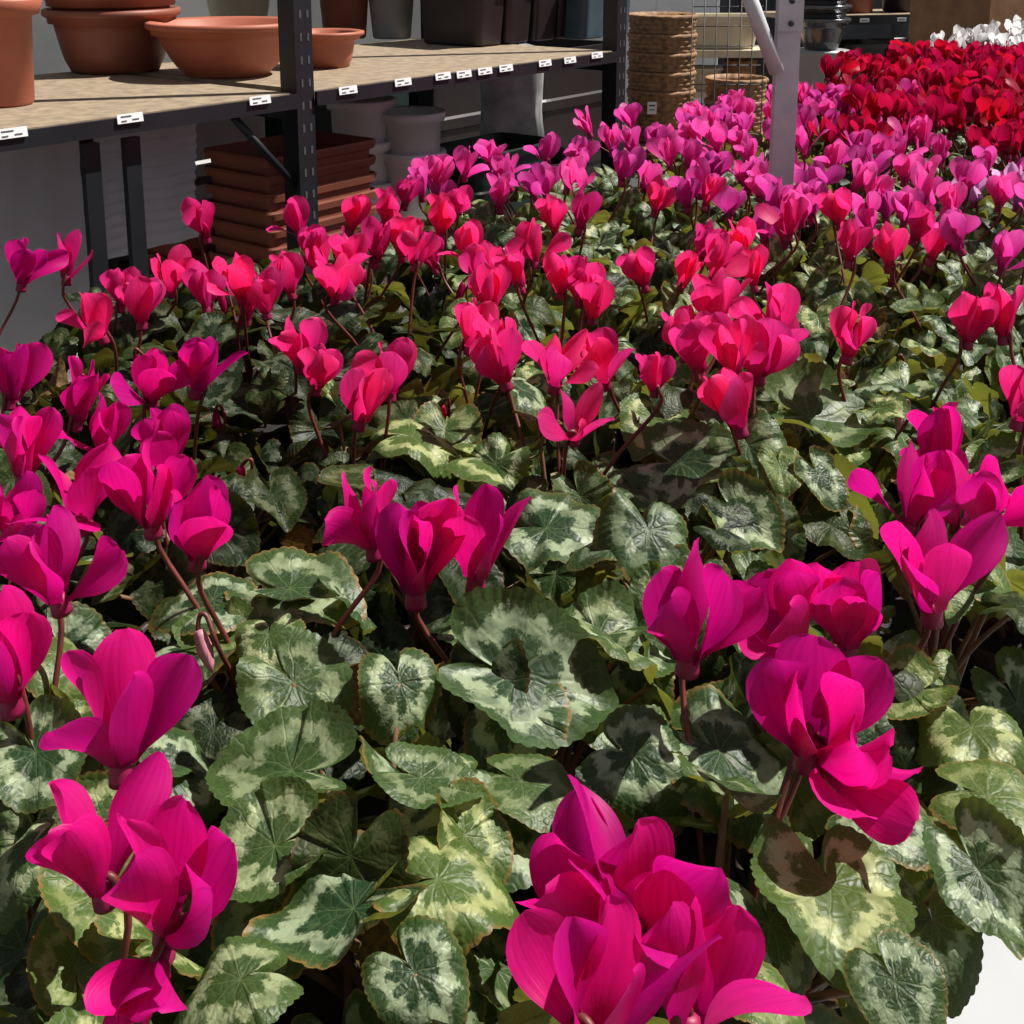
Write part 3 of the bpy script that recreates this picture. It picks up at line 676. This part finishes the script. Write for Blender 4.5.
bowl('cream bowl on the lower shelf of the pale stand', (P.x - .07, P.y - .01, .741), .09, .05, .066, CREAM)
basket((P.x + .075, P.y - .01, .741), .062, .10, 'small round wicker basket on the lower shelf of the pale stand', None, 6)
P = at_y(640, 10, 5.6)
cb = tag(empty('supply_cabinet', (P.x, P.y, 0), R(12)), 'pale grey metal cabinet against the wall behind the wicker baskets', 'cabinet')
link('body', MB().box((0, 0, .6), (.62, .4, 1.2)).mesh('body', WHITEP), cb)
for sx in (-1, 1):
    d_ = link('door', MB().box((sx * .155, -.206, .6), (.295, .012, 1.12)).mesh('door', WHITEP), cb)
    link('handle', MB().box((sx * .03, -.222, .7), (.014, .02, .10)).mesh('handle', HOLE), d_)
wp = MB(); A = at_y(692, 30, 3.72); Bq = at_y(765, 30, 3.72)
for k in range(7):
    q = A.lerp(Bq, k / 6); wp.tube([(q.x, q.y, 0), (q.x, q.y, 1.16)], .0018, 5)
for k in range(18):
    z = .10 + k * .06; wp.tube([(A.x, A.y, z), (Bq.x, Bq.y, z)], .0015, 5)
tag(link('wire_panel', wp.mesh('wire_panel', HOLE)), 'thin dark wire grid panel between baskets and galvanised post', 'wire panel')
P = at_y(820, 60, 4.6)
ped = tag(link('pedestal', MB().loft([(0, .12, .12), (.05, .12, .12), (.08, .08, .08), (.60, .07, .07), (.84, .09, .09), (.90, .11, .11), (.91, .11, .11)], seg=32).mesh('pedestal', GREYP)), 'grey round pedestal under the dark pewter bowls', 'pedestal'); ped.location = (P.x, P.y, 0)
for i in range(4):
    bowl('dark pewter bowl on the grey pedestal, %s of the stack' % ['lowest', 'second from the bottom', 'third from the bottom', 'topmost'][i], (P.x, P.y, .912 + i * .05), .12, .06, .093, METALP, 'pewter bowls on the pedestal')
# second rack far right
P = at_y(880, 12, 5.6)
r2 = tag(empty('shelving_rack', (P.x, P.y, 0), R(18)), 'black steel shelving rack far behind the red cyclamen', 'shelf')
for sx in (-1, 1):
    for y in (0, .45): link('upright', MB().box((sx * .42, y, 1.0), (.04, .04, 2.0)).mesh('upright', BLACK), r2)
for z in (.45, .97):
    link('shelf_board', MB().box((0, .225, z), (.8, .44, .02)).mesh('shelf_board', WOOD), r2)
    link('beam', MB().box((0, -.0235, z - .01), (.88, .006, .04)).mesh('beam', BLACK), r2)
M2 = Matrix.Translation(r2.location) @ Matrix.Rotation(R(18), 4, 'Z')
for i, x in enumerate((-.3, -.1, .1, .3)):
    t = link('price_tag', MB().box((0, 0, 0), (.05, .002, .018), 0).box((0, -.0015, 0), (.03, .001, .003), 1).mesh('price_tag', [PAPER, INK])); t.matrix_basis = M2 @ Matrix.Translation((x, -.029, .96))
    tag(t, 'white price tag on the far rack, %s from the left' % ORD[i], 'price tag', 'price tags on the far rack')
for i, x in enumerate((-.25, 0, .25)):
    q = M2 @ Vector((x, .2, .983)); round_pot('flowerpot', 'dark pot on the far rack, %s from the left' % ORD[i], q, .2, .08, .1, DARKP if i != 1 else TERRA_D, 'pots on the far rack')
for i, x in enumerate((-.27, 0, .27)):
    q = M2 @ Vector((x, .2, .463)); round_pot('storage_crate', 'dark crate on the lower far rack shelf, %s from the left' % ORD[i], q, .38, .11, .12, DARKP, 'crates on the far rack', e=9, cat='crate', rz=R(18))
P = at_y(985, 20, 5.0)
cr = tag(empty('plywood_crate', (P.x, P.y, 0), R(25)), 'tall brown plywood crate beyond the white cyclamen', 'crate')
link('crate_body', MB().box((0, 0, .62), (.42, .42, 1.24)).mesh('crate_body', PLY), cr)
for sx in (-1, 1): link('batten', MB().box((sx * .19, -.216, .62), (.04, .012, 1.24)).mesh('batten', PLY), cr)
for z in (.05, .9): link('batten', MB().box((0, -.228, z), (.42, .012, .05)).mesh('batten', PLY), cr)

# ------------------------------------------------------------------ light
sd = bpy.data.lights.new('sun', 'SUN'); sd.energy = 7.6; sd.angle = R(0.6); sd.color = (1, .96, .88)
so = bpy.data.objects.new('sun', sd); COL.objects.link(so)
so.rotation_euler = Vector((0.54, 0.16, 0.81)).to_track_quat('Z', 'Y').to_euler()
w = bpy.data.worlds.new('World'); sc.world = w; w.use_nodes = True
bg = w.node_tree.nodes['Background']; bg.inputs[0].default_value = (.76, .81, .91, 1); bg.inputs[1].default_value = .28
